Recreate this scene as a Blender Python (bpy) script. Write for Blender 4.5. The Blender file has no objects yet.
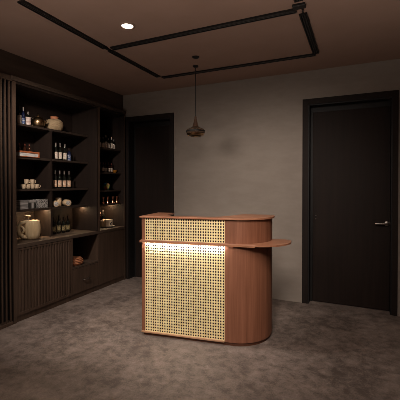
import bpy, bmesh, math, random
from mathutils import Vector, Matrix
random.seed(7)
S = bpy.context.scene
COL = S.collection
PI = math.pi

# ------------------------------------------------------------------ camera, world, exposure
cam_d = bpy.data.cameras.new('camera')
cam = bpy.data.objects.new('camera', cam_d); COL.objects.link(cam)
cam_d.sensor_width = 36; cam_d.sensor_fit = 'HORIZONTAL'
cam_d.lens = 345.337 / 400 * 36
cam_d.shift_y = -10.801 / 400
cam_d.clip_start = 0.05
yaw, pitch = math.radians(24.776), math.radians(-0.655)
cam.location = (0, 0, 1.35)
cam.rotation_euler = (PI / 2 + pitch, 0, yaw)
S.camera = cam

w = bpy.data.worlds.new('world'); S.world = w; w.use_nodes = True
w.node_tree.nodes['Background'].inputs[0].default_value = (1.0, 0.85, 0.75, 1)
w.node_tree.nodes['Background'].inputs[1].default_value = 0.02

S.view_settings.view_transform = 'Standard'
S.view_settings.look = 'None'
S.view_settings.exposure = 0.0
S.view_settings.gamma = 1.0
S.view_settings.use_curve_mapping = False
S.cycles.filter_width = 0.7
S.cycles.denoising_prefilter = 'NONE'

CEIL = 2.648
WARM = (1.0, 0.87, 0.76)
def spot(name, loc, target, power, angle, blend=0.8, size=0.05, color=WARM):
    d = bpy.data.lights.new(name, 'SPOT'); d.energy = power; d.color = color
    d.spot_size = math.radians(angle); d.spot_blend = blend; d.shadow_soft_size = size
    o = bpy.data.objects.new(name, d); COL.objects.link(o); o.location = loc
    o.rotation_euler = (Vector(target) - Vector(loc)).to_track_quat('-Z', 'Y').to_euler()
    return o
# ceiling downlights: first in view, other two added as unseen fill (each has its fitting, built with the ceiling)
DOWN = [(-1.715, 2.31, 38), (0.30, 1.75, 52), (-1.0, 1.6, 4)]
for x, y, e in DOWN:
    spot('downlight_beam', (x, y, CEIL - 0.035), (x, y, 0), e, 112, 0.8, 0.045)
# track heads added out of view to light desk, back wall, floor and shelves
ADDED_HEADS = [((-0.42, 0.1, CEIL - 0.17), (-1.35, 2.62, 0.5), 400, 40, 0.3), ((-0.42, 1.45, CEIL - 0.17), (-0.85, 4.08, 1.15), 205, 60, 0.5),
         ((-2.178, 1.2, CEIL - 0.17), (-2.5, 2.9, 0.0), 165, 50, 0.06), ((-2.178, 1.4, CEIL - 0.17), (-3.25, 3.1, 1.5), 150, 56, 0.05), ((-2.178, 0.86, CEIL - 0.17), (-1.62, 4.08, 1.25), 160, 50, 0.5)]
for a, b, e, an, sz in ADDED_HEADS:
    spot('track_beam', a, b, e, an, 1.0, sz)
# unseen area lamps without fitting, added to wash the ceiling with light
WASH = [((0.9, 0.8, 1.0), (0.9, 0.9, CEIL), 1.4, 20), ((-1.2, -0.3, 1.0), (-1.2, 0.3, CEIL), 1.4, 24)]
for a, b, sz, e in WASH:
    ud = bpy.data.lights.new('ceiling_wash', 'AREA'); ud.shape = 'DISK'; ud.size = sz; ud.energy = e; ud.color = WARM; ud.spread = math.radians(125)
    uo = bpy.data.objects.new('ceiling_wash', ud); COL.objects.link(uo); uo.location = a
    uo.rotation_euler = (Vector(b) - Vector(a)).to_track_quat('-Z', 'Y').to_euler()

# ------------------------------------------------------------------ materials
def mat(name, color, rough=0.6, metal=0.0, spec=0.5, emit=None, estr=0, trans=0, ior=1.45, coat=0):
    m = bpy.data.materials.new(name); m.use_nodes = True
    b = m.node_tree.nodes['Principled BSDF']
    b.inputs['Base Color'].default_value = (*color, 1)
    b.inputs['Roughness'].default_value = rough
    b.inputs['Metallic'].default_value = metal
    b.inputs['Specular IOR Level'].default_value = spec
    b.inputs['IOR'].default_value = ior
    b.inputs['Transmission Weight'].default_value = trans
    b.inputs['Coat Weight'].default_value = coat
    if emit:
        b.inputs['Emission Color'].default_value = (*emit, 1)
        b.inputs['Emission Strength'].default_value = estr
    return m
def noisy(name, c1, c2, scale=(4, 4, 4), nscale=1.0, detail=6, rough=(0.5, 0.7), bump=0.0, bdist=0.01, metal=0.0, p=(0.35, 0.65), spec=0.5, dist=0.0):
    m = mat(name, c1, rough[0], metal, spec); nt = m.node_tree; N = nt.nodes; L = nt.links
    b = N['Principled BSDF']
    tc = N.new('ShaderNodeTexCoord'); mp = N.new('ShaderNodeMapping'); mp.inputs['Scale'].default_value = scale
    L.new(tc.outputs['Object'], mp.inputs[0])
    n = N.new('ShaderNodeTexNoise'); n.inputs['Scale'].default_value = nscale; n.inputs['Detail'].default_value = detail
    n.inputs['Distortion'].default_value = dist; n.inputs['Roughness'].default_value = 0.6
    L.new(mp.outputs[0], n.inputs['Vector'])
    r = N.new('ShaderNodeValToRGB'); r.color_ramp.elements[0].position = p[0]; r.color_ramp.elements[1].position = p[1]
    r.color_ramp.elements[0].color = (*c1, 1); r.color_ramp.elements[1].color = (*c2, 1)
    L.new(n.outputs['Fac'], r.inputs[0]); L.new(r.outputs[0], b.inputs['Base Color'])
    mr = N.new('ShaderNodeMapRange'); mr.inputs['To Min'].default_value = rough[0]; mr.inputs['To Max'].default_value = rough[1]
    L.new(n.outputs['Fac'], mr.inputs['Value']); L.new(mr.outputs[0], b.inputs['Roughness'])
    if bump:
        bp = N.new('ShaderNodeBump'); bp.inputs['Strength'].default_value = bump; bp.inputs['Distance'].default_value = bdist
        L.new(n.outputs['Fac'], bp.inputs['Height']); L.new(bp.outputs[0], b.inputs['Normal'])
    return m
def floor_mat():
    m = mat('stone_floor', (0.1, 0.085, 0.075), 0.45); nt = m.node_tree; N = nt.nodes; L = nt.links
    b = N['Principled BSDF']; tc = N.new('ShaderNodeTexCoord')
    def noise(s, d, ro=0.6, dist=0.0):
        n = N.new('ShaderNodeTexNoise'); n.inputs['Scale'].default_value = s; n.inputs['Detail'].default_value = d
        n.inputs['Roughness'].default_value = ro; n.inputs['Distortion'].default_value = dist
        L.new(tc.outputs['Object'], n.inputs['Vector']); return n
    a = noise(2.2, 8, 0.65, 0.6); c = noise(11, 8, 0.7, 0.3); f = noise(90, 3)
    mx = N.new('ShaderNodeMix'); mx.data_type = 'FLOAT'; mx.inputs[0].default_value = 0.58
    L.new(a.outputs['Fac'], mx.inputs[2]); L.new(c.outputs['Fac'], mx.inputs[3])
    m2 = N.new('ShaderNodeMix'); m2.data_type = 'FLOAT'; m2.inputs[0].default_value = 0.15
    L.new(mx.outputs[0], m2.inputs[2]); L.new(f.outputs['Fac'], m2.inputs[3])
    r = N.new('ShaderNodeValToRGB'); e = r.color_ramp.elements
    e[0].position = 0.42; e[0].color = (0.098, 0.076, 0.065, 1); e[1].position = 0.62; e[1].color = (0.27, 0.217, 0.188, 1)
    L.new(m2.outputs[0], r.inputs[0]); L.new(r.outputs[0], b.inputs['Base Color'])
    mr = N.new('ShaderNodeMapRange'); mr.inputs['To Min'].default_value = 0.5; mr.inputs['To Max'].default_value = 0.72
    L.new(c.outputs['Fac'], mr.inputs['Value']); L.new(mr.outputs[0], b.inputs['Roughness'])
    bp = N.new('ShaderNodeBump'); bp.inputs['Strength'].default_value = 0.25; bp.inputs['Distance'].default_value = 0.004
    L.new(c.outputs['Fac'], bp.inputs['Height']); L.new(bp.outputs[0], b.inputs['Normal'])
    return m

M = {}
M['wall'] = noisy('wall_plaster', (0.275, 0.236, 0.205), (0.305, 0.265, 0.23), (5, 5, 14), 1.0, 8, (0.88, 0.96), 0.08, 0.003)
M['ceil'] = noisy('ceiling_plaster', (0.33, 0.215, 0.165), (0.35, 0.23, 0.18), (4, 4, 4), 1.0, 6, (0.9, 0.95), 0.05, 0.003)
M['floor'] = floor_mat()
M['dark'] = noisy('dark_oak', (0.048, 0.029, 0.019), (0.076, 0.046, 0.031), (24, 24, 1.6), 1.0, 6, (0.5, 0.65), 0.08, 0.002)
M['dark_h'] = noisy('dark_oak_lengthwise', (0.048, 0.032, 0.023), (0.074, 0.050, 0.037), (24, 1.6, 24), 1.0, 6, (0.45, 0.6), 0.08, 0.002)
M['door'] = noisy('dark_door_veneer', (0.0135, 0.0082, 0.0066), (0.0195, 0.0118, 0.0092), (26, 26, 1.4), 1.0, 6, (0.6, 0.72), 0.05, 0.002, spec=0.25)
M['frame'] = noisy('door_casing', (0.016, 0.0115, 0.010), (0.021, 0.015, 0.013), (26, 26, 1.4), 1.0, 6, (0.6, 0.7), spec=0.2)
M['dark_in'] = noisy('black_stained_oak', (0.015, 0.0092, 0.0070), (0.024, 0.0148, 0.0112), (24, 24, 1.6), 1.0, 6, (0.6, 0.7), 0.05, 0.002, spec=0.3)  # darker copy of the oak for the shelf-unit interiors
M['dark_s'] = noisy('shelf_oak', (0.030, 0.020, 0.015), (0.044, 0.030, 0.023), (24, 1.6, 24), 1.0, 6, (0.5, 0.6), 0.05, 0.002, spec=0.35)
M['black'] = mat('matt_black', (0.006, 0.005, 0.005), 0.6)
M['trackblack'] = mat('track_black', (0.008, 0.007, 0.007), 0.45)
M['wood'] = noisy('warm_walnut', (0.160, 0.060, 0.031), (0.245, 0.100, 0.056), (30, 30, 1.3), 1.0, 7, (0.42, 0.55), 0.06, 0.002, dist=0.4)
M['wood_h'] = noisy('warm_walnut_top', (0.27, 0.115, 0.062), (0.38, 0.175, 0.10), (1.6, 30, 30), 1.0, 7, (0.36, 0.5), 0.05, 0.002, dist=0.4)  # walnut lightened; light falling on the tops is put into the colour
M['edge'] = noisy('pale_timber_edge', (0.36, 0.20, 0.11), (0.46, 0.27, 0.16), (1.6, 30, 30), 1.0, 5, (0.4, 0.5))  # light edge wood, with the spot's brightness on the lip put into it
M['plinth'] = noisy('walnut_plinth', (0.08, 0.028, 0.014), (0.11, 0.04, 0.02), (20, 20, 2), 1.0, 5, (0.5, 0.6))
M['backing'] = noisy('cane_backing', (0.016, 0.007, 0.005), (0.024, 0.010, 0.007), (20, 20, 2), 1.0, 5, (0.6, 0.7))
M['cane'] = noisy('natural_cane', (0.75, 0.635, 0.365), (0.85, 0.735, 0.45), (40, 40, 40), 1.0, 4, (0.4, 0.5))
M['led'] = mat('led_warm_white', (0.9, 0.9, 0.9), 0.5, emit=(1.0, 0.94, 0.87), estr=105)
M['niche_led'] = mat('led_amber', (0.9, 0.9, 0.9), 0.5, emit=(1.0, 0.68, 0.38), estr=75)
M['lamp_glow'] = mat('downlight_diffuser', (0.9, 0.9, 0.9), 0.5, emit=(1.0, 0.87, 0.74), estr=6)
M['lamp_trim'] = mat('downlight_trim', (0.30, 0.21, 0.16), 0.45)
M['steel'] = mat('brushed_steel', (0.32, 0.29, 0.27), 0.3, 1.0)
M['holder'] = mat('polished_nickel_brown', (0.62, 0.50, 0.42), 0.18, 1.0)
M['bronze'] = noisy('aged_bronze', (0.30, 0.19, 0.10), (0.48, 0.33, 0.19), (18, 18, 18), 1.0, 4, (0.22, 0.36), metal=1.0)
M['copper'] = mat('polished_copper', (0.80, 0.36, 0.22), 0.25, 1.0)
M['glass'] = mat('dark_bottle_glass', (0.008, 0.009, 0.007), 0.08, 0, 0.6)
M['glass_b'] = mat('brown_bottle_glass', (0.025, 0.008, 0.004), 0.08, 0, 0.6)
M['glass_n'] = mat('navy_bottle_glass', (0.008, 0.012, 0.04), 0.1, 0, 0.6)
M['cap'] = mat('dark_foil_cap', (0.05, 0.035, 0.03), 0.3, 0.6)
M['cap_s'] = mat('pewter_foil_cap', (0.22, 0.19, 0.17), 0.35, 0.6)
M['cap_r'] = mat('red_brown_cap', (0.13, 0.03, 0.018), 0.35)
M['label'] = noisy('cream_label', (0.55, 0.46, 0.38), (0.72, 0.62, 0.53), (60, 60, 90), 1.0, 2, (0.7, 0.8), p=(.45, .55))
M['label_o'] = noisy('tan_label', (0.60, 0.34, 0.20), (0.74, 0.58, 0.44), (50, 50, 50), 1.0, 2, (0.7, 0.8), p=(.45, .55))
M['label_p'] = noisy('pinkish_label', (0.52, 0.38, 0.34), (0.72, 0.60, 0.55), (8, 8, 150), 1.0, 1, (0.7, 0.8), p=(.45, .55))
M['label_g'] = noisy('gold_green_label', (0.06, 0.045, 0.02), (0.34, 0.27, 0.13), (50, 50, 50), 1.0, 2, (0.6, 0.7), p=(.45, .55))
M['label_n'] = noisy('blue_grey_label', (0.05, 0.08, 0.2), (0.4, 0.42, 0.46), (50, 50, 50), 1.0, 2, (0.6, 0.7), p=(.5, .6))
M['wicker'] = noisy('woven_straw', (0.26, 0.18, 0.10), (0.44, 0.32, 0.19), (30, 30, 150), 1.0, 3, (0.8, 0.9), 0.5, 0.004)
M['terra'] = mat('terracotta_neck', (0.50, 0.20, 0.10), 0.5)
M['book_o'] = mat('orange_book_cloth', (0.40, 0.12, 0.045), 0.65)
M['paper'] = noisy('page_block', (0.50, 0.48, 0.46), (0.62, 0.60, 0.58), (2, 2, 300), 1.0, 1, (0.8, 0.9))
M['cup'] = noisy('beige_stoneware', (0.50, 0.38, 0.25), (0.66, 0.52, 0.37), (20, 20, 30), 1.0, 3, (0.45, 0.6))
M['cup_dark'] = mat('black_stoneware', (0.02, 0.017, 0.016), 0.35)
M['tin'] = noisy('grey_patterned_card', (0.10, 0.095, 0.09), (0.42, 0.40, 0.38), (70, 70, 70), 1.0, 2, (0.55, 0.65), p=(.47, .53))
M['tin_h'] = noisy('grey_banded_card', (0.16, 0.15, 0.145), (0.36, 0.34, 0.33), (6, 6, 160), 1.0, 1, (0.55, 0.65), p=(.47, .53))
M['tin_l'] = noisy('pale_grey_card', (0.33, 0.31, 0.29), (0.40, 0.37, 0.35), (6, 6, 20), 1.0, 1, (0.55, 0.65))
M['tin_d'] = mat('dark_grey_card', (0.035, 0.032, 0.03), 0.5)
M['roll'] = noisy('cream_stoneware', (0.62, 0.44, 0.25), (0.76, 0.58, 0.38), (12, 12, 12), 1.0, 3, (0.55, 0.65))
M['pebble'] = noisy('grey_speckle', (0.16, 0.15, 0.15), (0.74, 0.70, 0.66), (230, 230, 230), 1.0, 1, (0.5, 0.6), p=(.45, .55))
M['jug'] = noisy('ribbed_sand_clay', (0.46, 0.34, 0.19), (0.62, 0.48, 0.30), (55, 55, 3), 1.0, 3, (0.65, 0.75), 0.2, 0.003)
M['cream'] = noisy('cream_card', (0.62, 0.50, 0.36), (0.74, 0.62, 0.47), (5, 5, 40), 1.0, 2, (0.6, 0.7))
M['tan'] = noisy('tan_woven', (0.42, 0.29, 0.15), (0.56, 0.40, 0.23), (30, 30, 60), 1.0, 2, (0.6, 0.7))
M['white'] = mat('white_glaze', (0.62, 0.58, 0.54), 0.3)
M['basket'] = noisy('copper_brown_weave', (0.22, 0.075, 0.032), (0.46, 0.19, 0.09), (30, 30, 120), 1.0, 3, (0.6, 0.75), 0.6, 0.004)
M['amber'] = mat('amber_glass', (0.55, 0.22, 0.03), 0.1, trans=0.4)
M['smoke'] = mat('smoked_amber_glass', (0.62, 0.47, 0.36), 0.03, trans=0.92, ior=1.3)
def marbled():
    m = mat('marbled_art_glass', (0.2, 0.2, 0.1), 0.08, 0, 0.7); nt = m.node_tree; N = nt.nodes; L = nt.links
    tc = N.new('ShaderNodeTexCoord'); n = N.new('ShaderNodeTexNoise'); n.inputs['Scale'].default_value = 14; n.inputs['Detail'].default_value = 1
    L.new(tc.outputs['Object'], n.inputs['Vector']); r = N.new('ShaderNodeValToRGB'); e = r.color_ramp.elements
    e[0].position = 0.36; e[0].color = (0.03, 0.16, 0.42, 1); e[1].position = 0.66; e[1].color = (0.45, 0.08, 0.04, 1)
    for p_, c_ in ((0.44, (0.05, 0.28, 0.12, 1)), (0.5, (0.50, 0.44, 0.05, 1)), (0.57, (0.4, 0.26, 0.16, 1))):
        k = e.new(p_); k.color = c_
    L.new(n.outputs['Fac'], r.inputs[0]); L.new(r.outputs[0], N['Principled BSDF'].inputs['Base Color']); return m
M['marble'] = marbled()

# ------------------------------------------------------------------ mesh helpers
class MB:
    def __init__(s): s.bm = bmesh.new()
    def box(s, x0, x1, y0, y1, z0, z1, bev=0.0, seg=2):
        r = bmesh.ops.create_cube(s.bm, size=1)
        vs = r['verts']
        for v in vs:
            v.co = Vector(((x0 + x1) / 2 + v.co.x * (x1 - x0), (y0 + y1) / 2 + v.co.y * (y1 - y0), (z0 + z1) / 2 + v.co.z * (z1 - z0)))
        if bev:
            es = list({e for v in vs for e in v.link_edges})
            bmesh.ops.bevel(s.bm, geom=es, offset=bev, segments=seg, affect='EDGES', profile=0.5)
        return s
    def prism(s, pts, z0, z1, bev=0.0):
        vb = [s.bm.verts.new((p[0], p[1], z0)) for p in pts]; vt = [s.bm.verts.new((p[0], p[1], z1)) for p in pts]
        n = len(pts); s.bm.faces.new(vb[::-1]); ft = s.bm.faces.new(vt); side = []
        for i in range(n): side.append(s.bm.faces.new((vb[i], vb[(i + 1) % n], vt[(i + 1) % n], vt[i])))
        if bev:
            es = [e for e in s.bm.edges if (e.verts[0] in vb and e.verts[1] in vb) or (e.verts[0] in vt and e.verts[1] in vt)]
            bmesh.ops.bevel(s.bm, geom=es, offset=bev, segments=2, affect='EDGES', profile=0.5)
        return s
    def lathe(s, prof, seg=24, c=(0, 0, 0), axis=None, squash=(1, 1)):
        rings = []
        R = axis.to_3x3() if axis else Matrix.Identity(3)
        for r, z in prof:
            if r < 1e-6: rings.append([s.bm.verts.new(Vector(c) + R @ Vector((0, 0, z)))])
            else: rings.append([s.bm.verts.new(Vector(c) + R @ Vector((r * squash[0] * math.cos(2 * PI * k / seg), r * squash[1] * math.sin(2 * PI * k / seg), z))) for k in range(seg)])
        for a, b in zip(rings[:-1], rings[1:]):
            if len(a) == 1 and len(b) == 1: continue
            for k in range(seg):
                k2 = (k + 1) % seg
                if len(a) == 1: s.bm.faces.new((a[0], b[k], b[k2]))
                elif len(b) == 1: s.bm.faces.new((a[k], a[k2], b[0]))
                else: s.bm.faces.new((a[k], a[k2], b[k2], b[k]))
        return s
    def tube(s, pts, rad, seg=10, closed=False):
        pts = [Vector(p) for p in pts]; n = len(pts); rings = []
        rads = rad if isinstance(rad, (list, tuple)) else [rad] * n
        up = None
        for i in range(n):
            if closed: d = pts[(i + 1) % n] - pts[i - 1]
            else: d = pts[min(i + 1, n - 1)] - pts[max(i - 1, 0)]
            d.normalize()
            if up is None: up = d.orthogonal().normalized()
            up = (up - d * up.dot(d)).normalized(); o = d.cross(up)
            rings.append([s.bm.verts.new(pts[i] + (up * math.cos(2 * PI * k / seg) + o * math.sin(2 * PI * k / seg)) * rads[i]) for k in range(seg)])
        rng = range(n) if closed else range(n - 1)
        for i in rng:
            a, b = rings[i], rings[(i + 1) % n]
            for k in range(seg): s.bm.faces.new((a[k], a[(k + 1) % seg], b[(k + 1) % seg], b[k]))
        if not closed: s.bm.faces.new(rings[0][::-1]); s.bm.faces.new(rings[-1])
        return s
    def build(s, name, m, parent=None, smooth=None, loc=None, solid=0):
        bmesh.ops.recalc_face_normals(s.bm, faces=s.bm.faces[:])
        me = bpy.data.meshes.new(name); s.bm.to_mesh(me); s.bm.free()
        o = bpy.data.objects.new(name, me); COL.objects.link(o)
        me.materials.append(M[m] if isinstance(m, str) else m)
        if smooth is not None:
            for p in me.polygons: p.use_smooth = True
            e_ang = math.radians(smooth)
            try: me.set_sharp_from_angle(angle=e_ang)
            except Exception: pass
        if solid:
            md = o.modifiers.new('thickness', 'SOLIDIFY'); md.thickness = solid; md.offset = 0
        if parent: o.parent = parent
        if loc: o.location = loc
        return o
def tag(o, label, cat, group=None):
    o['label'] = label; o['category'] = cat
    if group: o['group'] = group
    return o
def thing(name, label, cat, loc=(0, 0, 0), rz=0, group=None):
    o = bpy.data.objects.new(name, None); COL.objects.link(o); o.location = loc; o.rotation_euler = (0, 0, rz); o.empty_display_size = 0.05
    return tag(o, label, cat, group)
def struct(name, mb, m, parent=None, **k):
    o = mb.build(name, m, parent, **k)
    if not parent: o['kind'] = 'structure'
    return o
def copy_thing(root, loc, rz=None):
    r = root.copy(); COL.objects.link(r); r.location = loc
    if rz is not None: r.rotation_euler = (0, 0, rz)
    for ch in root.children:
        c = ch.copy(); COL.objects.link(c); c.parent = r
        for g in ch.children:
            d = g.copy(); COL.objects.link(d); d.parent = c
    return r

# ------------------------------------------------------------------ room shell
XL, XR, YF, YB, T = -3.5, 1.8, -2.0, 4.086, 0.12
struct('floor', MB().box(XL - T, XR + T, YF - T, YB + 0.4, -0.1, 0.0), 'floor')
struct('ceiling', MB().box(XL - T, XR + T, YF - T, YB + 0.4, CEIL, CEIL + 0.1), 'ceil')
L0, L1, R0, R1, DH = -3.02, -2.325, -0.53, 0.31, 2.265
bw = MB()
for a, b in ((XL - T, L0), (L1, R0), (R1, XR + T)): bw.box(a, b, YB, YB + 0.2, 0, CEIL)
for a, b in ((L0, L1), (R0, R1)): bw.box(a, b, YB, YB + 0.2, DH, CEIL)
struct('wall_back', bw, 'wall')
struct('wall_left', MB().box(XL - T, XL, YF, YB, 0, CEIL), 'wall')
struct('wall_right', MB().box(XR, XR + T, YF, YB, 0, CEIL), 'wall')
# bulkhead closing the gap between the joinery and the ceiling
struct('trim_1', MB().box(XL, -3.11, 2.19, YB, 2.402, CEIL), 'dark_h')

def door(name, x0, x1, depth, handle_x, latch_x):
    # leaf set back in a dark timber lining; casing stands proud of the plaster
    leaf = MB().box(x0 + 0.04, x1 - 0.012, YB + depth, YB + depth + 0.045, 0.006, DH - 0.075, 0.003)
    d = struct(name, leaf, 'door')
    f = MB(); cw, pr = 0.062, 0.014
    f.box(x0 - cw, x0, YB - pr, YB, 0, DH + cw); f.box(x1, x1 + cw - 0.01, YB - pr, YB, 0, DH + cw); f.box(x0, x1, YB - pr, YB, DH, DH + cw)
    f.build('door_casing', 'frame', d)
    l = MB(); yb = YB + depth + 0.05
    l.box(x0, x0 + 0.012, YB - 0.001, yb, 0, DH); l.box(x1 - 0.012, x1, YB - 0.001, yb, 0, DH); l.box(x0 + 0.012, x1 - 0.012, YB - 0.001, yb, DH - 0.012, DH)
    l.box(x0 + 0.012, x0 + 0.038, YB + depth + 0.008, yb, 0, DH - 0.012); l.box(x0 + 0.038, x1 - 0.012, YB + depth + 0.008, yb, DH - 0.073, DH - 0.012)
    l.box(x0, x1, yb, yb + 0.02, 0, DH)
    l.build('door_lining', 'black', d)
    if handle_x is not None:
        hz, y = 0.94, YB + depth
        h = MB(); ax = Matrix.Rotation(PI / 2, 4, 'X')
        h.lathe([(0, 0), (0.026, 0), (0.026, 0.007), (0.022, 0.010), (0.009, 0.011), (0.009, 0.045), (0.0, 0.047)], 20, (handle_x, y, hz), ax)
        h.tube([(handle_x + 0.004, y - 0.043, hz), (handle_x - 0.02, y - 0.046, hz), (handle_x - 0.06, y - 0.046, hz - 0.002), (handle_x - 0.115, y - 0.044, hz - 0.004)], [0.010, 0.010, 0.0085, 0.007], 12)
        h.build('handle', 'steel', d, 50)
        e = MB().lathe([(0, 0), (0.013, 0), (0.013, 0.012), (0.010, 0.015), (0, 0.015)], 16, (handle_x + 0.042, y, hz + 0.012), ax)
        e.build('keyhole_rose', 'steel', d, 50)
        k = MB().box(latch_x - 0.011, latch_x + 0.011, y - 0.005, y, 0.945, 1.02, 0.002)
        lp = k.build('latch_plate', 'frame', d)
        s_ = MB()
        for z in (0.962, 1.003): s_.lathe([(0, 0), (0.006, 0), (0.005, 0.003), (0, 0.003)], 10, (latch_x, y - 0.005, z), ax)
        s_.build('screw_cover', 'steel', lp)
    return d
door('door_1', L0, L1, 0.12, None, None)
door('door_2', R0, R1, 0.10, 0.268, -0.455)
bb = MB()
for a, b in ((-2.262, -0.594), (0.364, XR)): bb.box(a, b, YB - 0.006, YB, 0, 0.012)
struct('baseboard_back', bb, 'wall')

# ------------------------------------------------------------------ ceiling fittings
def downlight(x, y, label):
    t = thing('recessed_downlight', label, 'ceiling light', (x, y, CEIL))
    MB().lathe([(0.046, -0.004), (0.048, -0.010), (0.060, -0.006), (0.064, 0.0)], 40).build('trim_ring', 'lamp_trim', t, 40)
    MB().lathe([(0, -0.007), (0.046, -0.007), (0.046, -0.001), (0, -0.001)], 40).build('diffuser', 'lamp_glow', t, 40)
    return t
for i, (x, y, e) in enumerate(DOWN):
    if i == 0: downlight(x, y, 'small round lit downlight recessed in the ceiling between the black tracks')
    else:
        downlight(x, y, 'round lit downlight in the ceiling ' + ['', 'in front of the right-hand door', 'over the open floor just before the desk'][i])

def track(x0, y0, x1, y1, label, wdt=0.05):
    L = math.hypot(x1 - x0, y1 - y0); t = thing('ceiling_track', label, 'track', ((x0 + x1) / 2, (y0 + y1) / 2, CEIL), math.atan2(y1 - y0, x1 - x0), 'black ceiling tracks')
    c = MB().box(-L / 2, L / 2, -wdt / 2, wdt / 2, -0.003, -0.0002)
    for s in (-1, 1): c.box(-L / 2, L / 2, s * wdt / 2 - 0.004, s * wdt / 2 + 0.004, -0.014, -0.0002)
    c.box(-L / 2, -L / 2 + 0.01, -wdt / 2, wdt / 2, -0.012, -0.0002); c.box(L / 2 - 0.01, L / 2, -wdt / 2, wdt / 2, -0.012, -0.0002)
    c.build('channel', 'trackblack', t)
    r = MB()
    for k in (-0.009, 0.009): r.box(-L / 2 + 0.012, L / 2 - 0.012, k - 0.0035, k + 0.0035, -0.012, -0.003)
    r.build('conductor_rail', 'trackgrey', t)
    return t
M['trackgrey'] = mat('track_grey', (0.03, 0.027, 0.025), 0.4)
track(-2.166, 1.685, -2.178, 2.595, 'black slotted ceiling track at upper left, running towards the viewer')
track(-2.178, 0.8, -2.178, 1.62, 'black ceiling track carrying the spotlights aimed at shelves and floor')
track(-2.178, 2.665, -2.178, 3.545, 'black ceiling track running back from the downlight towards the left door', 0.044)
track(-2.13, 2.628, -0.43, 2.628, 'long black ceiling track crossing between downlight and pendant lamp')
track(-2.15, 3.588, -0.40, 3.588, 'black ceiling track nearest the back wall, behind the pendant cord', 0.044)
track(-0.392, 2.70, -0.392, 3.56, 'short black ceiling track at upper right, above the right-hand door')
track(-0.392, -1.2, -0.392, 2.50, 'black ceiling track at the top edge, running on towards the viewer')
j = thing('track_connector', 'small black connector joining the tracks at the upper right corner', 'connector', (-0.40, 2.60, CEIL))
MB().box(-0.045, 0.045, -0.06, 0.0, -0.02, -0.0002, 0.004).build('housing', 'trackblack', j)
MB().tube([(0.01, 0.0, -0.008), (0.018, 0.035, -0.010), (0.010, 0.06, -0.007), (0.012, 0.085, -0.006)], 0.006, 8).build('feed_cable', 'trackblack', j, 60)
j2 = tag(MB().box(-2.197, -2.160, 2.601, 2.655, CEIL - 0.008, CEIL - 0.0002, 0.003).build('track_joint', 'trackblack'), 'tiny black joint piece where the ceiling tracks meet beside the downlight', 'connector')
for n, (a, b, e, an, sz) in enumerate(ADDED_HEADS):  # fittings for the spotlights added out of view
    hd = thing('track_spotlight', ['black spotlight on the upper right track, aimed at the desk', 'black spotlight on the upper right track, aimed at the back wall', 'black spotlight on the upper left track, aimed at the floor', 'black spotlight on the upper left track, aimed at the shelves', 'black spotlight on the upper left track, aimed at the back wall'][n], 'ceiling light', (a[0] + 0.028, a[1], CEIL - 0.012))
    dirv = (Vector(b) - Vector(a)).normalized(); q = dirv.to_track_quat('Z', 'Y').to_matrix().to_4x4()
    off = Vector(a) - Vector(hd.location)
    MB().tube([(0, 0, 0), (0, 0, -0.06), off - dirv * 0.07], 0.009, 8).build('stem', 'trackblack', hd, 50)
    MB().lathe([(0.0, -0.10), (0.026, -0.10), (0.030, -0.09), (0.030, 0.03), (0.027, 0.03), (0.027, -0.02), (0, -0.02)], 24, off, q).build('barrel', 'trackblack', hd, 40)

sd = tag(MB().lathe([(0, -0.012), (0.030, -0.011), (0.036, -0.006), (0.037, -0.0002), (0, -0.0002)], 28).build('ceiling_sensor', 'black', None, 40, (-1.508, 3.165, CEIL)), 'small black disc on the ceiling just in front of the pendant', 'sensor')

# pendant lamp
p = thing('pendant_lamp', 'smoked amber glass pendant lamp hanging on a black cord before back wall', 'pendant lamp', (-1.625, 3.406, CEIL))
MB().lathe([(0, -0.014), (0.024, -0.013), (0.030, -0.008), (0.031, -0.0002), (0, -0.0002)], 32).build('canopy', 'black', p, 40)
MB().tube([(0, 0, -0.02), (0, 0, -0.55)], 0.0042, 8).build('cord', 'black', p, 60)
MB().lathe([(0, -0.545), (0.006, -0.545), (0.012, -0.555), (0.012, -0.575), (0.016, -0.585), (0.022, -0.612), (0.030, -0.645), (0.036, -0.662), (0.02, -0.666), (0, -0.666)], 28).build('lamp_holder', 'holder', p, 40)
MB().lathe([(0.030, -0.655), (0.052, -0.672), (0.092, -0.690), (0.101, -0.705), (0.100, -0.722), (0.094, -0.738), (0.078, -0.752), (0.068, -0.756)], 40).build('glass_shade', 'smoke', p, 60, None, 0.004)
MB().lathe([(0.0955, -0.734), (0.099, -0.736), (0.085, -0.757), (0.067, -0.761), (0.067, -0.756), (0.080, -0.751), (0.0955, -0.734)], 40).build('rim', 'bronze', p, 60)
MB().lathe([(0.0965, -0.703), (0.1035, -0.703), (0.1035, -0.717), (0.0965, -0.717), (0.0965, -0.703)], 40).build('waist_band', 'black', p, 60)
MB().lathe([(0, -0.668), (0.012, -0.668), (0.014, -0.685), (0.024, -0.705), (0.024, -0.718), (0.015, -0.732), (0, -0.735)], 20).build('bulb', 'cap_s', p, 60)

# ------------------------------------------------------------------ slatted screen at the far left
XC = -3.042
sc = thing('slatted_screen', 'tall dark screen of thin vertical slats at far left beside the cabinets', 'screen', (XC, 1.75, 0))
MB().box(-0.065, 0.006, -0.9, 0.518, 2.352, 2.40, 0.003).build('top_rail', 'dark', sc)
MB().box(-0.065, 0.006, -0.9, 0.518, 0, 0.03, 0.003).build('bottom_rail', 'dark', sc)
m = MB()
k = 0
while k < 30:
    yy = 0.497 - k * 0.042; m.box(-0.014, -0.002, yy - 0.0055, yy + 0.0055, 0.03, 2.352); k += 1
m.build('slat_row', 'dark', sc)
MB().box(-0.075, -0.066, -0.9, 0.518, 0.0, 2.40).build('backing_panel', 'black', sc)

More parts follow.
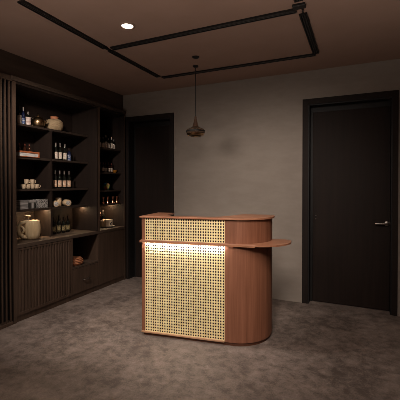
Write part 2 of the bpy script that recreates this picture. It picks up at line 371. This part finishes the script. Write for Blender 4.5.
# ------------------------------------------------------------------ wall joinery
XB = -3.47; XS = -3.19; Y0, Y1, Y2, Y3 = 2.273, 3.450, 3.505, 4.036
WT, WB = 0.765, 0.727    # worktop top and underside
ZS = [1.097, 1.311, 1.649, 1.992]
SH = 0.024
su = thing('shelf_unit', 'wide dark oak open shelf unit left of the narrow one, two columns', 'shelving', (XC, Y0, 0))
def at(mb, name, m_, par, ref=(XC, Y0, 0), **k):
    return mb.build(name, m_, par, loc=None, **k) if False else _rel(mb, name, m_, par, ref, **k)
def _rel(mb, name, m_, par, ref, **k):
    bmesh.ops.translate(mb.bm, verts=mb.bm.verts[:], vec=-Vector(ref)); return mb.build(name, m_, par, **k)
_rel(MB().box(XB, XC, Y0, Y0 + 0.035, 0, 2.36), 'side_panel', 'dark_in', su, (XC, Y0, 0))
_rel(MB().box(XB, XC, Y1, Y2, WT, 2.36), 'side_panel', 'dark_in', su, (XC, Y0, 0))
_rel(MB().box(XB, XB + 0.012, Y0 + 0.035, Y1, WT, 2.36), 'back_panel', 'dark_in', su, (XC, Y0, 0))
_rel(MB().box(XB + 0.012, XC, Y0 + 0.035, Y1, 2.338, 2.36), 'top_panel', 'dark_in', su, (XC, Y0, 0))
_rel(MB().box(XB + 0.012, XS, 2.855, 2.881, WT, ZS[3] - SH), 'divider', 'dark_in', su, (XC, Y0, 0))
for i, z in enumerate(ZS):
    if i == 3: _rel(MB().box(XB + 0.012, XS + 0.002, Y0 + 0.035, Y1, z - SH, z, 0.002), 'shelf', 'dark_s', su, (XC, Y0, 0))
    else:
        for a, b in ((Y0 + 0.035, 2.855), (2.881, Y1)): _rel(MB().box(XB + 0.012, XS + 0.002, a, b, z - SH, z, 0.002), 'shelf', 'dark_s', su, (XC, Y0, 0))
def led(x0, x1, y0, y1, z, par, ref):
    _rel(MB().box(x0, x1, y0, y1, z - 0.006, z), 'led_strip', 'niche_led', par, ref)
for a_, b_, z_ in ((Y0, Y0 + 0.035, 0.0), (Y1 + 0.02, Y2, WT)): _rel(MB().box(XC, XC + 0.003, a_, b_, z_, 2.36), 'face_strip', 'dark', su, (XC, Y0, 0))
led(-3.29, -3.265, 2.62, 2.845, ZS[0] - SH, su, (XC, Y0, 0))
led(-3.30, -3.275, 3.36, 3.44, ZS[0] - SH, su, (XC, Y0, 0))

nu = thing('narrow_shelf_unit', 'narrow dark oak open shelf unit beside the left-hand door', 'shelving', (XC, Y2, 0))
REF2 = (XC, Y2, 0)
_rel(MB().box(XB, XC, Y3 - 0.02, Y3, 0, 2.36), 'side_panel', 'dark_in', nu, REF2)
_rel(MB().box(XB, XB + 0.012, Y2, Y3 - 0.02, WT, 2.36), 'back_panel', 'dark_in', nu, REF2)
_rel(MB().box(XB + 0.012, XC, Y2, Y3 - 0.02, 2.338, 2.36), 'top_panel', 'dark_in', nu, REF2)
ZR = [1.098, 1.285, 1.526, 1.853]
for z in ZR: _rel(MB().box(XB + 0.012, -3.10, Y2, Y3 - 0.02, z - 0.022, z, 0.002), 'shelf', 'dark_s', nu, REF2)
_rel(MB().box(XC, XC + 0.003, Y3 - 0.02, Y3, 0, 2.36), 'face_strip', 'dark', nu, REF2)
led(-3.30, -3.275, 3.86, 4.0, ZR[0] - 0.022, nu, REF2)
tag(MB().box(XB, XC + 0.02, Y0 - 0.02, Y3, 2.3605, 2.402, 0.003).build('cornice_board', 'dark_h'), 'long dark board capping the tops of both shelf units', 'cornice')
tag(MB().box(XB, XC + 0.004, Y0 + 0.0355, Y3 - 0.0205, WB, WT - 0.0005, 0.003).build('worktop', 'dark_h'), 'long dark oak worktop running along the base cabinets', 'worktop')

def cab(name, label, y0, y1):
    return thing(name, label, 'cabinet', (XC, y0, 0)), (XC, y0, 0)
# fluted base cabinet
a, b = Y0 + 0.0355, 3.030
c1, rf = cab('fluted_cabinet', 'dark base cabinet with vertically fluted doors under the clay jug', a, b)
_rel(MB().box(XB, XC - 0.024, a, b, 0.06, WB), 'body', 'dark', c1, rf)
_rel(MB().box(XB, XC - 0.012, a, b, 0, 0.06), 'plinth', 'dark', c1, rf)
mid = (a + b) / 2
for d0, d1 in ((a + 0.001, mid - 0.001), (mid + 0.001, b - 0.001)):
    d = _rel(MB().box(XC - 0.022, XC - 0.012, d0, d1, 0.062, WB - 0.004), 'door', 'dark', c1, rf)
    f = MB(); e0, e1 = (d0 + 0.02, d1) if d0 < mid - 0.1 else (d0, d1 - 0.02)
    if e0 > d0: f.box(XC - 0.012, XC, d0, e0, 0.062, WB - 0.004, 0.001)
    else: f.box(XC - 0.012, XC, e1, d1, 0.062, WB - 0.004, 0.001)
    f.box(XC - 0.012, XC, e0, e1, 0.062, 0.09, 0.001); f.box(XC - 0.012, XC, e0, e1, WB - 0.022, WB - 0.004, 0.001)
    _rel(f, 'door_frame', 'dark', d, rf)
    fl = MB(); n = 9; wd = (e1 - e0) / n
    for i in range(n):
        yc = e0 + (i + 0.5) * wd
        pr = [(-0.013, yc - wd * 0.40), (-0.007, yc - wd * 0.34), (-0.003, yc - wd * 0.2), (-0.002, yc), (-0.003, yc + wd * 0.2), (-0.006, yc + wd * 0.34), (-0.013, yc + wd * 0.40)]
        fl.prism([(XC + q[0] * (1 if q[0] > -0.01 else 1.0), q[1]) for q in pr], 0.09, WB - 0.022)
    _rel(fl, 'fluting', 'dark', d, rf)
# drawer cabinet with open niche
a, b = 3.031, 3.478
c2, rf = cab('drawer_cabinet', 'dark base cabinet with open niche above one drawer', a, b)
m = MB(); m.box(XB, XC - 0.002, a, a + 0.014, 0.06, WB); m.box(XB, XC - 0.002, b - 0.014, b, 0.06, WB)
m.box(XB, XB + 0.012, a + 0.014, b - 0.014, 0.06, WB); m.box(XB + 0.012, XC - 0.03, a + 0.014, b - 0.014, 0.06, 0.36)
_rel(m, 'body', 'dark', c2, rf)
_rel(MB().box(XB + 0.012, XC - 0.001, a + 0.014, b - 0.014, 0.362, 0.385, 0.002), 'niche_shelf', 'dark_h', c2, rf)
_rel(MB().box(XB, XC - 0.012, a, b, 0, 0.06), 'plinth', 'dark', c2, rf)
d = _rel(MB().box(XC - 0.028, XC, a + 0.015, b - 0.015, 0.064, 0.358, 0.002), 'drawer', 'dark', c2, rf)
h = MB(); yc = 3.245; zc_ = 0.208
h.tube([(XC, yc - 0.045, zc_), (XC + 0.022, yc - 0.045, zc_), (XC + 0.024, yc - 0.04, zc_), (XC + 0.024, yc + 0.04, zc_), (XC + 0.022, yc + 0.045, zc_), (XC, yc + 0.045, zc_)], 0.0055, 8)
_rel(h, 'handle', 'steel', d, rf, smooth=50)
# plain base cabinet
a, b = 3.479, Y3 - 0.0205
c3, rf = cab('plain_cabinet', 'dark base cabinet with plain flat door beside the left-hand door', a, b)
_rel(MB().box(XB, XC - 0.024, a, b, 0.06, WB), 'body', 'dark', c3, rf)
_rel(MB().box(XB, XC - 0.012, a, b, 0, 0.06), 'plinth', 'dark', c3, rf)
_rel(MB().box(XC - 0.022, XC, a + 0.002, b - 0.002, 0.062, WB - 0.004, 0.002), 'door', 'dark', c3, rf)

# ------------------------------------------------------------------ reception desk
DR = math.radians(8.8)
dk = thing('reception_desk', 'curved walnut reception desk with woven cane front and glowing ledge', 'reception desk', (-1.76, 2.60, 0), DR)
def arc(cx, cy, r, a0, a1, n=14, ry=None):
    ry = ry or r
    return [(cx + r * math.cos(math.radians(a0 + (a1 - a0) * k / n)), cy + ry * math.sin(math.radians(a0 + (a1 - a0) * k / n))) for k in range(n + 1)]
H = 1.075; CA, CB = 0.018, 0.744; U0 = -0.016; ML = 0.862
def body_outline(in_=0.0, rec=0.0):
    p_ = [(U0 + in_, 0.38), (U0 + in_, in_)]
    if rec: p_ += [(CA, in_), (CA, rec), (CB, rec), (CB, in_)]
    p_ += [(0.80, in_)] + arc(0.80, 0.31, 0.31 - in_, -90, 0, 18)[1:] + [(1.11 - in_, 0.36)]
    p_ += arc(1.05, 0.36, 0.06 - in_, 0, 90, 6)[1:]
    p_ += [(0.86, 0.42 - in_), (0.86, 0.38)] + [(1.03, 0.38)] + arc(0.80, 0.31, 0.26, 0, -90, 12) + [(0.034, 0.05), (0.034, 0.38)]
    return p_
MB().prism(body_outline(0, 0.022), 0.03, H - 0.014).build('body_panel', 'wood', dk, 35)
MB().prism(body_outline(0.014), 0.0, 0.03).build('plinth', 'plinth', dk, 35)
top = [(-0.028, 0.40), (-0.028, -0.022), (0.80, -0.022)] + arc(0.80, 0.31, 0.332, -90, 0, 18)[1:] + [(1.132, 0.36)] + arc(1.06, 0.365, 0.072, 0, 90, 6) + [(0.84, 0.437)]
top += [(0.80, 0.38), (0.745, 0.23), (0.69, 0.12), (0.62, 0.075), (0.25, 0.07), (0.17, 0.12), (0.15, 0.40)]
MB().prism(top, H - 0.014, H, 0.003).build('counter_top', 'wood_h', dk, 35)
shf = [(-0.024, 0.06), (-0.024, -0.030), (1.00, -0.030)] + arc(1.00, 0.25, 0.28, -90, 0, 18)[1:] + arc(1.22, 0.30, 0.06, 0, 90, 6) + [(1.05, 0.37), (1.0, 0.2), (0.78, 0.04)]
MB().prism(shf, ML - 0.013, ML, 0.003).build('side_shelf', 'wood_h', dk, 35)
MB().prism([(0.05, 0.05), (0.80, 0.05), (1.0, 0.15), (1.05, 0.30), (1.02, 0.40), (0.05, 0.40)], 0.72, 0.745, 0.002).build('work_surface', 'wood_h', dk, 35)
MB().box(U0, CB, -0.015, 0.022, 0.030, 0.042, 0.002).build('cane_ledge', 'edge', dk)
zl = ML - 0.013
MB().box(-0.024, 1.0, -0.030, -0.0265, zl - 0.007, zl).build('ledge_lip', 'wood_h', dk)
ls = MB(); q = [(-0.0262, zl - 0.0062), (-0.0262, zl), (-0.0150, zl)]
va = [[ls.bm.verts.new((x_, a_[0], a_[1])) for a_ in q] for x_ in (CA + 0.004, CB - 0.004)]
ls.bm.faces.new(va[0]); ls.bm.faces.new(va[1][::-1])
for i_ in range(3): ls.bm.faces.new((va[0][i_], va[0][(i_ + 1) % 3], va[1][(i_ + 1) % 3], va[1][i_]))
ls.build('led_strip', 'led', dk)
def cane(z0, z1, name):
    # woven rattan: pairs of strands over and under one another round small square openings
    par = MB(); nx = 33; px = (CB - CA) / nx; nz = max(2, round((z1 - z0) / 0.0241)); pz = (z1 - z0) / nz
    back = MB().box(CA, CB, 0.018, 0.022, z0, z1)
    bo = back.build(name, 'backing', dk)
    st = MB(); sw = 0.0049
    for i in range(nx + 1):
        for s in (-1, 1):
            x = min(max(CA + i * px + s * 0.00255, CA + sw / 2), CB - sw / 2); st.box(x - sw / 2, x + sw / 2, 0.0005 + 0.001 * (s > 0), 0.0025 + 0.001 * (s > 0), z0, z1)
    for k_ in range(nz + 1):
        for s in (-1, 1):
            z = min(max(z0 + k_ * pz + s * 0.00255, z0 + sw / 2), z1 - sw / 2); st.box(CA, CB, -0.0012 + 0.0035 * (s > 0), 0.0006 + 0.0035 * (s > 0), z - sw / 2, z + sw / 2)
    st.build('cane_webbing', 'cane', bo)
cane(0.042, ML - 0.0135, 'lower_cane_panel')
cane(ML + 0.0005, H - 0.0145, 'upper_cane_panel')

# ------------------------------------------------------------------ things on the shelves
VIEW = math.atan2(-1.0, 3.2)   # labels turned towards the room
def bottle(kind, h, r, glass, label, cap, lz=(0.12, 0.5), neck=0.30):
    """one bottle of a kind: glass body, wrapped label, foil cap"""
    nr = r * 0.36; sh = h * (1 - neck)
    t = bpy.data.objects.new(kind, None); COL.objects.link(t); t.empty_display_size = 0.03
    MB().lathe([(0, 0.002), (r * 0.8, 0), (r, 0.004), (r, sh * 0.82), (r * 0.93, sh * 0.90), (r * 0.6, sh * 0.98), (nr, sh * 1.05), (nr, h * 0.97), (nr * 1.15, h * 0.975), (nr * 1.15, h * 0.99), (0, h * 0.99)], 20).build('glass_body', glass, t, 60)
    lb = MB(); z0, z1 = h * lz[0], h * lz[1]; n = 14; R = r * 1.025; vs = []
    for k_ in range(n + 1):
        an = math.radians(-110 + 220 * k_ / n); vs.append((lb.bm.verts.new((R * math.cos(an), R * math.sin(an), z0)), lb.bm.verts.new((R * math.cos(an), R * math.sin(an), z1))))
    for q, w_ in zip(vs[:-1], vs[1:]): lb.bm.faces.new((q[0], w_[0], w_[1], q[1]))
    lb.build('paper_label', label, t, 60)
    MB().lathe([(nr * 1.08, h * 0.80), (nr * 1.2, h * 0.80), (nr * 1.2, h), (0, h)], 16).build('cap', cap, t, 50)
    return t
def row(proto, spots, group, cat='bottle'):
    for i, (x, y, z, label, sc_) in enumerate(spots):
        o = copy_thing(proto, (x, y, z), VIEW + random.uniform(-.15, .15)) if i else proto
        o.location = (x, y, z); o.rotation_euler = (0, 0, VIEW); o.scale = (1, 1, sc_) if not isinstance(sc_, tuple) else sc_
        tag(o, label, cat, group)

z = ZS[3]; X = -3.27
row(bottle('wine_bottle', 0.195, 0.021, 'glass', 'label', 'cap', (0.06, 0.5)), [(X, 2.524, z, 'dark bottle with cream label, leftmost on the top shelf', 1)], 'bottles on the top shelf')
row(bottle('wine_bottle', 0.195, 0.019, 'glass_n', 'label_n', 'cap_s', (0.06, 0.4)), [(X, 2.572, z, 'slim dark bottle with small blue grey label, middle of top-shelf three', 1)], 'bottles on the top shelf')
row(bottle('squat_bottle', 0.155, 0.027, 'glass', 'label_p', 'cap_s', (0.02, 0.62), 0.25), [(X, 2.630, z, 'squat bottle with striped pinkish label beside the bronze teapot', 1)], 'bottles on the top shelf')

t = thing('teapot', 'round bronze teapot with arched handle on the top shelf', 'teapot', (-3.275, 2.765, z), VIEW - 0.3); t.scale = (1.2, 1.2, 1.2)
MB().lathe([(0, 0.001), (0.036, 0), (0.046, 0.006), (0.058, 0.030), (0.060, 0.052), (0.054, 0.076), (0.040, 0.094), (0.022, 0.101), (0, 0.103)], 32).build('pot_body', 'bronze', t, 60)
ld = MB().lathe([(0.034, 0.096), (0.036, 0.099), (0.020, 0.107), (0.006, 0.110), (0.006, 0.116), (0.010, 0.120), (0.008, 0.126), (0, 0.128)], 24).build('lid', 'bronze', t, 60)
MB().tube([(0.012, -0.045, 0.082), (0.014, -0.064, 0.090), (0.014, -0.079, 0.074), (0.014, -0.080, 0.045), (0.012, -0.068, 0.022), (0.01, -0.05, 0.016)], 0.0055, 10).build('handle', 'steel', t, 60)
MB().tube([(0, 0.045, 0.05), (0, 0.065, 0.062), (0, 0.074, 0.082)], [0.012, 0.009, 0.007], 10).build('spout', 'bronze', t, 60)

t = thing('straw_vase', 'squat woven straw vase with terracotta neck at right of top shelf', 'vase', (-3.285, 3.0, z), 0)
MB().lathe([(0, 0.001), (0.074, 0), (0.086, 0.008), (0.098, 0.040), (0.100, 0.075), (0.094, 0.108), (0.070, 0.132), (0.048, 0.138), (0.048, 0.13), (0, 0.13)], 36).build('woven_body', 'wicker', t, 60)
MB().lathe([(0.040, 0.134), (0.041, 0.150), (0.047, 0.166), (0.043, 0.168), (0.036, 0.152), (0.035, 0.134)], 28).build('neck', 'terra', t, 60)

z = ZS[2]
bk = thing('book', 'large orange-covered book lying flat on the left shelf', 'book', (-3.255, 2.585, z), 0.02)
MB().box(-0.075, 0.072, -0.122, 0.10, 0.006, 0.044).build('page_block', 'paper', bk)
m = MB(); m.box(-0.08, 0.078, -0.126, 0.112, 0.0, 0.006); m.box(-0.08, 0.078, -0.126, 0.112, 0.044, 0.060); m.box(-0.08, 0.078, 0.102, 0.112, 0.006, 0.044)
m.build('cover', 'book_o', bk)
row(bottle('miniature_bottle', 0.084, 0.017, 'glass_b', 'glass_b', 'cap_r', (0.1, 0.4), 0.4), [
    (-3.255, 2.510, z + 0.060, 'tiny brown bottle with red cap, leftmost of three on the orange book', 1),
    (-3.255, 2.577, z + 0.060, 'tiny brown bottle with red cap, middle of three on the orange book', 1),
    (-3.255, 2.632, z + 0.060, 'tiny brown bottle with red cap, rightmost of three on the orange book', 1)], 'tiny bottles on the book')
G = 'bottles in the upper right column'
row(bottle('wine_bottle', 0.205, 0.0215, 'glass', 'label', 'cap_s', (0.08, 0.47)), [
    (X, 3.008, z, 'dark bottle with cream label just below the straw vase, first beside the divider', 1),
    (X, 3.072, z, 'dark bottle with wide cream label, second from divider, two shelves above the rolls', 1.0),
    (X, 3.146, z, 'dark bottle with cream label left of the navy bottle', 1)], G)
row(bottle('short_bottle', 0.16, 0.0215, 'glass_n', 'label_n', 'cap', (0.04, 0.5), 0.25), [(X, 3.212, z, 'shorter navy bottle with blue label at end of its row', 1)], G)

z = ZS[1]
def cup(name, m_, handle=True):
    t_ = bpy.data.objects.new(name, None); COL.objects.link(t_); t_.empty_display_size = 0.03
    MB().lathe([(0, 0.001), (0.016, 0), (0.0205, 0.004), (0.0235, 0.020), (0.0240, 0.050), (0.0225, 0.051), (0.0215, 0.02), (0.016, 0.006), (0, 0.006)], 24).build('bowl', m_, t_, 50)
    if handle: MB().tube([(0, 0.021, 0.042), (0, 0.034, 0.041), (0, 0.037, 0.027), (0, 0.032, 0.013), (0, 0.021, 0.012)], 0.0036, 8).build('handle', m_, t_, 60)
    return t_
G = 'stacked beige cups'
pc = cup('stoneware_cup', 'cup')
spots = [(2.572, 0, 'beige cup in bottom row of the stack, next to the black cup', 0.2), (2.628, 0, 'beige cup in bottom row of the stack, second from the left', 2.6),
         (2.682, 0, 'beige cup in bottom row of the stack, third from the left', 0.3), (2.737, 0, 'beige cup at right end of the stack bottom row', -0.2),
         (2.606, 0.0515, 'upper left beige cup resting on the stacked cups', 0.1), (2.679, 0.0515, 'upper right beige cup resting on the stacked cups', 0.0)]
for i, (y, dz, lab, rz) in enumerate(spots):
    o = pc if i == 0 else copy_thing(pc, (X, y, z + dz)); o.location = (X, y, z + dz); o.rotation_euler = (0, 0, VIEW + (PI if rz > 2 else rz)); tag(o, lab, 'cup', G)
dc = cup('stoneware_cup', 'cup_dark', True); dc.location = (X, 2.515, z); dc.rotation_euler = (0, 0, VIEW + PI); tag(dc, 'black cup at left end of the beige cups', 'cup')
G = 'bottles in the middle right column'
row(bottle('wine_bottle', 0.215, 0.0225, 'glass', 'label_o', 'cap_s', (0.10, 0.45)), [
    (X, 2.993, z, 'dark bottle with orange-tan label above the cream rolls, closest to the divider', 1),
    (X, 3.063, z, 'dark bottle with tan label above the cream rolls, second from the divider', 1),
    (X, 3.135, z, 'dark bottle with tan label above the cream rolls, third from the divider', 1),
    (X, 3.210, z, 'dark bottle with tan label above the cream rolls, furthest from the divider', 1)], G)

z = ZS[0]
def carton(y0, y1, h, m1, m2, label, depth=0.11):
    t_ = thing('gift_box', label, 'box', (-3.255, (y0 + y1) / 2, z), 0, 'grey boxes above the clay jug'); wd_ = (y1 - y0) / 2
    MB().box(-depth / 2, depth / 2, -wd_, wd_, 0, h * 0.72, 0.002).build('box_body', m1, t_)
    MB().box(-depth / 2 - 0.002, depth / 2 + 0.002, -wd_ - 0.002, wd_ + 0.002, h * 0.72, h, 0.002).build('lid', m2, t_)
    return t_
carton(2.470, 2.572, 0.096, 'tin_h', 'tin_h', 'grey box with horizontal bands, leftmost above the clay jug')
bx = carton(2.590, 2.655, 0.094, 'tin_d', 'tin_l', 'narrow dark box with pale lid between two grey boxes')
MB().box(0.0555, 0.058, -0.012, 0.012, 0.004, 0.066).build('pale_band', 'tin_l', bx)
carton(2.690, 2.822, 0.098, 'tin', 'tin', 'wide grey box with mottled pattern beside the divider')
def jar(y, zz, tilt, label, rr=0.036, ln=0.10):
    t_ = thing('ceramic_roll', label, 'roll', (-3.25, y, zz), tilt, 'cream rolls on the lower shelf')
    q = Matrix.Rotation(PI / 2, 4, 'Y')
    MB().lathe([(0, -ln / 2), (rr * 0.9, -ln / 2), (rr, -ln / 2 + 0.006), (rr, ln / 2 - 0.006), (rr * 0.92, ln / 2), (rr * 0.72, ln / 2), (rr * 0.72, ln / 2 - 0.003), (0, ln / 2 - 0.003)], 28, (0, 0, 0), q).build('roll_body', 'roll', t_, 50)
    MB().lathe([(0, ln / 2 - 0.0025), (rr * 0.71, ln / 2 - 0.0025), (rr * 0.6, ln / 2 + 0.001), (0, ln / 2 + 0.002)], 24, (0, 0, 0), q).build('patterned_end', 'pebble', t_, 50)
jar(2.978, z + 0.0362, -0.55, 'cream roll with grey speckled end, leftmost of three by the divider')
jar(3.150, z + 0.0392, -0.35, 'cream roll with grey speckled end, rightmost of the three', 0.039)
t = thing('cream_jar', 'upright cream jar standing between the two speckled rolls', 'jar', (-3.30, 3.07, z))
MB().lathe([(0, 0.001), (0.028, 0), (0.033, 0.006), (0.034, 0.075), (0.030, 0.083), (0, 0.083)], 28).build('jar_body', 'roll', t, 50)
MB().lathe([(0.033, 0.083), (0.035, 0.086), (0.035, 0.100), (0.030, 0.104), (0, 0.105)], 28).build('lid', 'cream', t, 50)

# clay jug on the worktop
z = WT
t = thing('clay_jug', 'sand-coloured ribbed clay jug with thick looped handle on worktop', 'jug', (-3.25, 2.622, z), -0.67)
MB().lathe([(0, 0.001), (0.056, 0), (0.066, 0.006), (0.077, 0.050), (0.082, 0.100), (0.080, 0.150), (0.072, 0.190), (0.064, 0.203), (0.030, 0.207), (0.0, 0.207)], 40, (0, 0.032, 0)).build('jug_body', 'jug', t, 50)
MB().tube([(0.012, 0.0, 0.188), (0.018, -0.040, 0.192), (0.024, -0.078, 0.180), (0.028, -0.100, 0.148), (0.030, -0.104, 0.105), (0.028, -0.094, 0.062), (0.022, -0.066, 0.034), (0.014, -0.030, 0.026), (0.008, 0.0, 0.03)], [0.020, 0.021, 0.021, 0.020, 0.020, 0.022, 0.025, 0.026, 0.022], 16).build('handle', 'jug', t, 60)
MB().tube([(0.032, -0.086, 0.150), (0.034, -0.064, 0.134), (0.036, -0.048, 0.108), (0.034, -0.058, 0.084), (0.030, -0.074, 0.066)], [0.007, 0.011, 0.013, 0.011, 0.007], 10).build('inner_scroll', 'jug', t, 60)
MB().lathe([(0.017, 0.204), (0.013, 0.214), (0.012, 0.234), (0.020, 0.242), (0.028, 0.248), (0.029, 0.254), (0.022, 0.256), (0.012, 0.244), (0.010, 0.206)], 24, (0, -0.012, 0)).build('spout_neck', 'cap_s', t, 50)

G = 'dark bottles on the worktop'
row(bottle('wine_bottle', 0.205, 0.0235, 'glass', 'label_g', 'cap', (0.12, 0.45)), [
    (-3.32, 3.015, z, 'dark bottle with dull gold label on worktop, closest to the jug', 1),
    (-3.32, 3.093, z, 'dark bottle with dull gold label on worktop, second from the divider', 1.06),
    (-3.32, 3.165, z, 'dark bottle with dull gold label on worktop, third from the divider', 0.97),
    (-3.32, 3.235, z, 'dark bottle with dull gold label on worktop, furthest from the jug', 1)], G)

# narrow unit
z = ZR[3]; X2 = -3.2; G = 'bottles on the highest shelf of the narrow unit'
nm = ['first', 'second', 'third', 'fourth', 'fifth', 'sixth']
row(bottle('wine_bottle', 0.168, 0.0205, 'glass', 'label', 'cap_s', (0.10, 0.5)), [
    (X2, y, z, 'small dark bottle with pale label, %s from the left on the narrow unit top shelf' % nm[i], s_) for i, (y, s_) in enumerate(((3.69, 0.9), (3.755, 0.95), (3.812, 1.17), (3.867, 0.95), (3.934, 1.08), (3.985, 0.92)))], G)
z = ZR[2]; G = 'small bottles on the second shelf of the narrow unit'
row(bottle('small_bottle', 0.145, 0.0185, 'glass_b', 'label', 'cap_r', (0.1, 0.46)), [
    (X2, y, z, 'small brown bottle with pale label, %s from the left above the marbled vase' % nm[i], s_) for i, (y, s_) in enumerate(((3.753, 1), (3.806, 0.95), (3.872, 1.0), (3.926, .98)))], G)
row(bottle('small_bottle', 0.135, 0.0185, 'glass_b', 'glass_b', 'cap_r', (0.1, 0.46)), [(X2, 3.692, z, 'small dark unlabelled bottle leftmost on the second narrow shelf', 1)], G)
t = thing('amber_bowl', 'small amber glass bowl at the end of the small bottles', 'bowl', (X2 + 0.02, 3.975, z))
MB().lathe([(0, 0.001), (0.016, 0), (0.020, 0.004), (0.034, 0.022), (0.038, 0.040), (0.035, 0.040), (0.030, 0.023), (0.016, 0.008), (0, 0.008)], 24).build('bowl_body', 'amber', t, 50)
MB().lathe([(0.035, 0.039), (0.039, 0.039), (0.039, 0.043), (0.035, 0.043), (0.035, 0.039)], 24).build('rim', 'bronze', t, 50)
z = ZR[1]
t = thing('glass_vase', 'round multicoloured marbled glass vase on the narrow unit', 'vase', (X2, 3.823, z))
MB().lathe([(0, 0.001), (0.026, 0), (0.036, 0.008), (0.049, 0.035), (0.050, 0.060), (0.042, 0.084), (0.028, 0.095), (0.026, 0.094), (0, 0.09)], 32).build('vase_body', 'marble', t, 60)
MB().lathe([(0.020, 0.093), (0.019, 0.101), (0.025, 0.109), (0.022, 0.109), (0.016, 0.10), (0.016, 0.093)], 24).build('neck', 'glass', t, 60)
z = ZR[0]
jg = bpy.data.objects.new('copper_jigger', None); COL.objects.link(jg)
MB().lathe([(0, 0.004), (0.017, 0.002), (0.0235, 0.0), (0.0235, 0.003), (0.020, 0.022), (0.010, 0.042), (0.008, 0.046), (0.010, 0.050), (0.018, 0.070), (0.021, 0.094), (0.019, 0.094), (0.012, 0.06), (0, 0.055)], 24).build('double_cone', 'copper', jg, 50)
MB().lathe([(0.0075, 0.042), (0.011, 0.043), (0.011, 0.049), (0.0075, 0.050)], 20).build('waist_ring', 'bronze', jg, 50)
for i, (y, l) in enumerate(((3.691, 'leftmost'), (3.785, 'second from the left'), (3.898, 'third from the left'), (3.985, 'rightmost'))):
    o = jg if i == 0 else copy_thing(jg, (0, 0, 0)); o.location = (-3.15, y, z); tag(o, 'copper hourglass cup, %s in its row above the lit niche' % l, 'cup', 'copper hourglass cups')
z = WT
t = thing('serving_tray', 'round pale tray under the cream box in the lit niche', 'tray', (-3.24, 3.86, z))
MB().lathe([(0, 0.001), (0.085, 0), (0.110, 0.004), (0.122, 0.012), (0.118, 0.013), (0.085, 0.006), (0, 0.006)], 40).build('dish', 'white', t, 50)
MB().lathe([(0.116, 0.0122), (0.1225, 0.0122), (0.1225, 0.0145), (0.116, 0.0145), (0.116, 0.0122)], 40).build('rim', 'steel', t, 50)
tz = WT + 0.0062
t = thing('cream_box', 'cream square box with dark pattern on its side on the tray', 'box', (-3.225, 3.87, tz), -0.25)
MB().box(-0.045, 0.045, -0.055, 0.055, 0, 0.080, 0.003).build('box_body', 'cream', t)
MB().box(-0.047, 0.047, -0.057, 0.057, 0.080, 0.098, 0.003).build('lid', 'cream', t)
m = MB()
for dy, dz, r_ in ((0.022, 0.035, 0.013), (0.036, 0.055, 0.008), (0.010, 0.05, 0.006), (0.034, 0.02, 0.006)):
    m.lathe([(0, 0.0), (r_, 0.0), (r_, 0.0012), (0, 0.0012)], 14, (0.0452, dy, dz), Matrix.Rotation(PI / 2, 4, 'Y'))
m.build('printed_mark', 'tin_d', t)
t = thing('tan_canister', 'tan canister left of the cream box on the tray', 'canister', (-3.245, 3.785, tz))
MB().lathe([(0, 0.0005), (0.026, 0), (0.028, 0.003), (0.028, 0.072), (0.026, 0.074), (0, 0.074)], 24).build('canister_body', 'tan', t, 50)
MB().lathe([(0.0275, 0.074), (0.0295, 0.075), (0.0295, 0.085), (0.026, 0.088), (0, 0.088)], 24).build('lid', 'cream', t, 50)
row(bottle('wine_bottle', 0.23, 0.026, 'glass', 'glass', 'cap_s', (0.1, 0.4)), [(-3.345, 3.925, WT, 'tall dark bottle standing behind the cream box in the niche', 1)], None)
t = thing('storage_jar', 'dark jar with pale lid behind the tan canister', 'jar', (-3.395, 3.875, WT))
MB().lathe([(0, 0.001), (0.032, 0), (0.036, 0.005), (0.037, 0.165), (0.03, 0.178), (0, 0.178)], 28).build('jar_body', 'glass_b', t, 50)
MB().lathe([(0.030, 0.178), (0.034, 0.179), (0.035, 0.193), (0.028, 0.198), (0, 0.199)], 28).build('lid', 'white', t, 50)
# woven basket in the drawer cabinet niche
t = thing('woven_basket', 'round copper-brown woven basket in the niche above the drawer', 'basket', (-3.155, 3.165, 0.385))
m = MB()
for k in range(5):
    zz = 0.013 + k * 0.016; r_ = (0.094, 0.103, 0.105, 0.100, 0.084)[k]
    m.tube([(r_ * math.cos(2 * PI * i / 40), r_ * math.sin(2 * PI * i / 40), zz) for i in range(40)], 0.0095, 8, True)
m.build('coil_weave', 'basket', t, 60)
MB().lathe([(0, 0.004), (0.090, 0.004), (0.098, 0.025), (0.100, 0.045), (0.094, 0.065), (0.080, 0.082), (0.04, 0.087), (0, 0.088)], 36).build('basket_body', 'basket', t, 60)
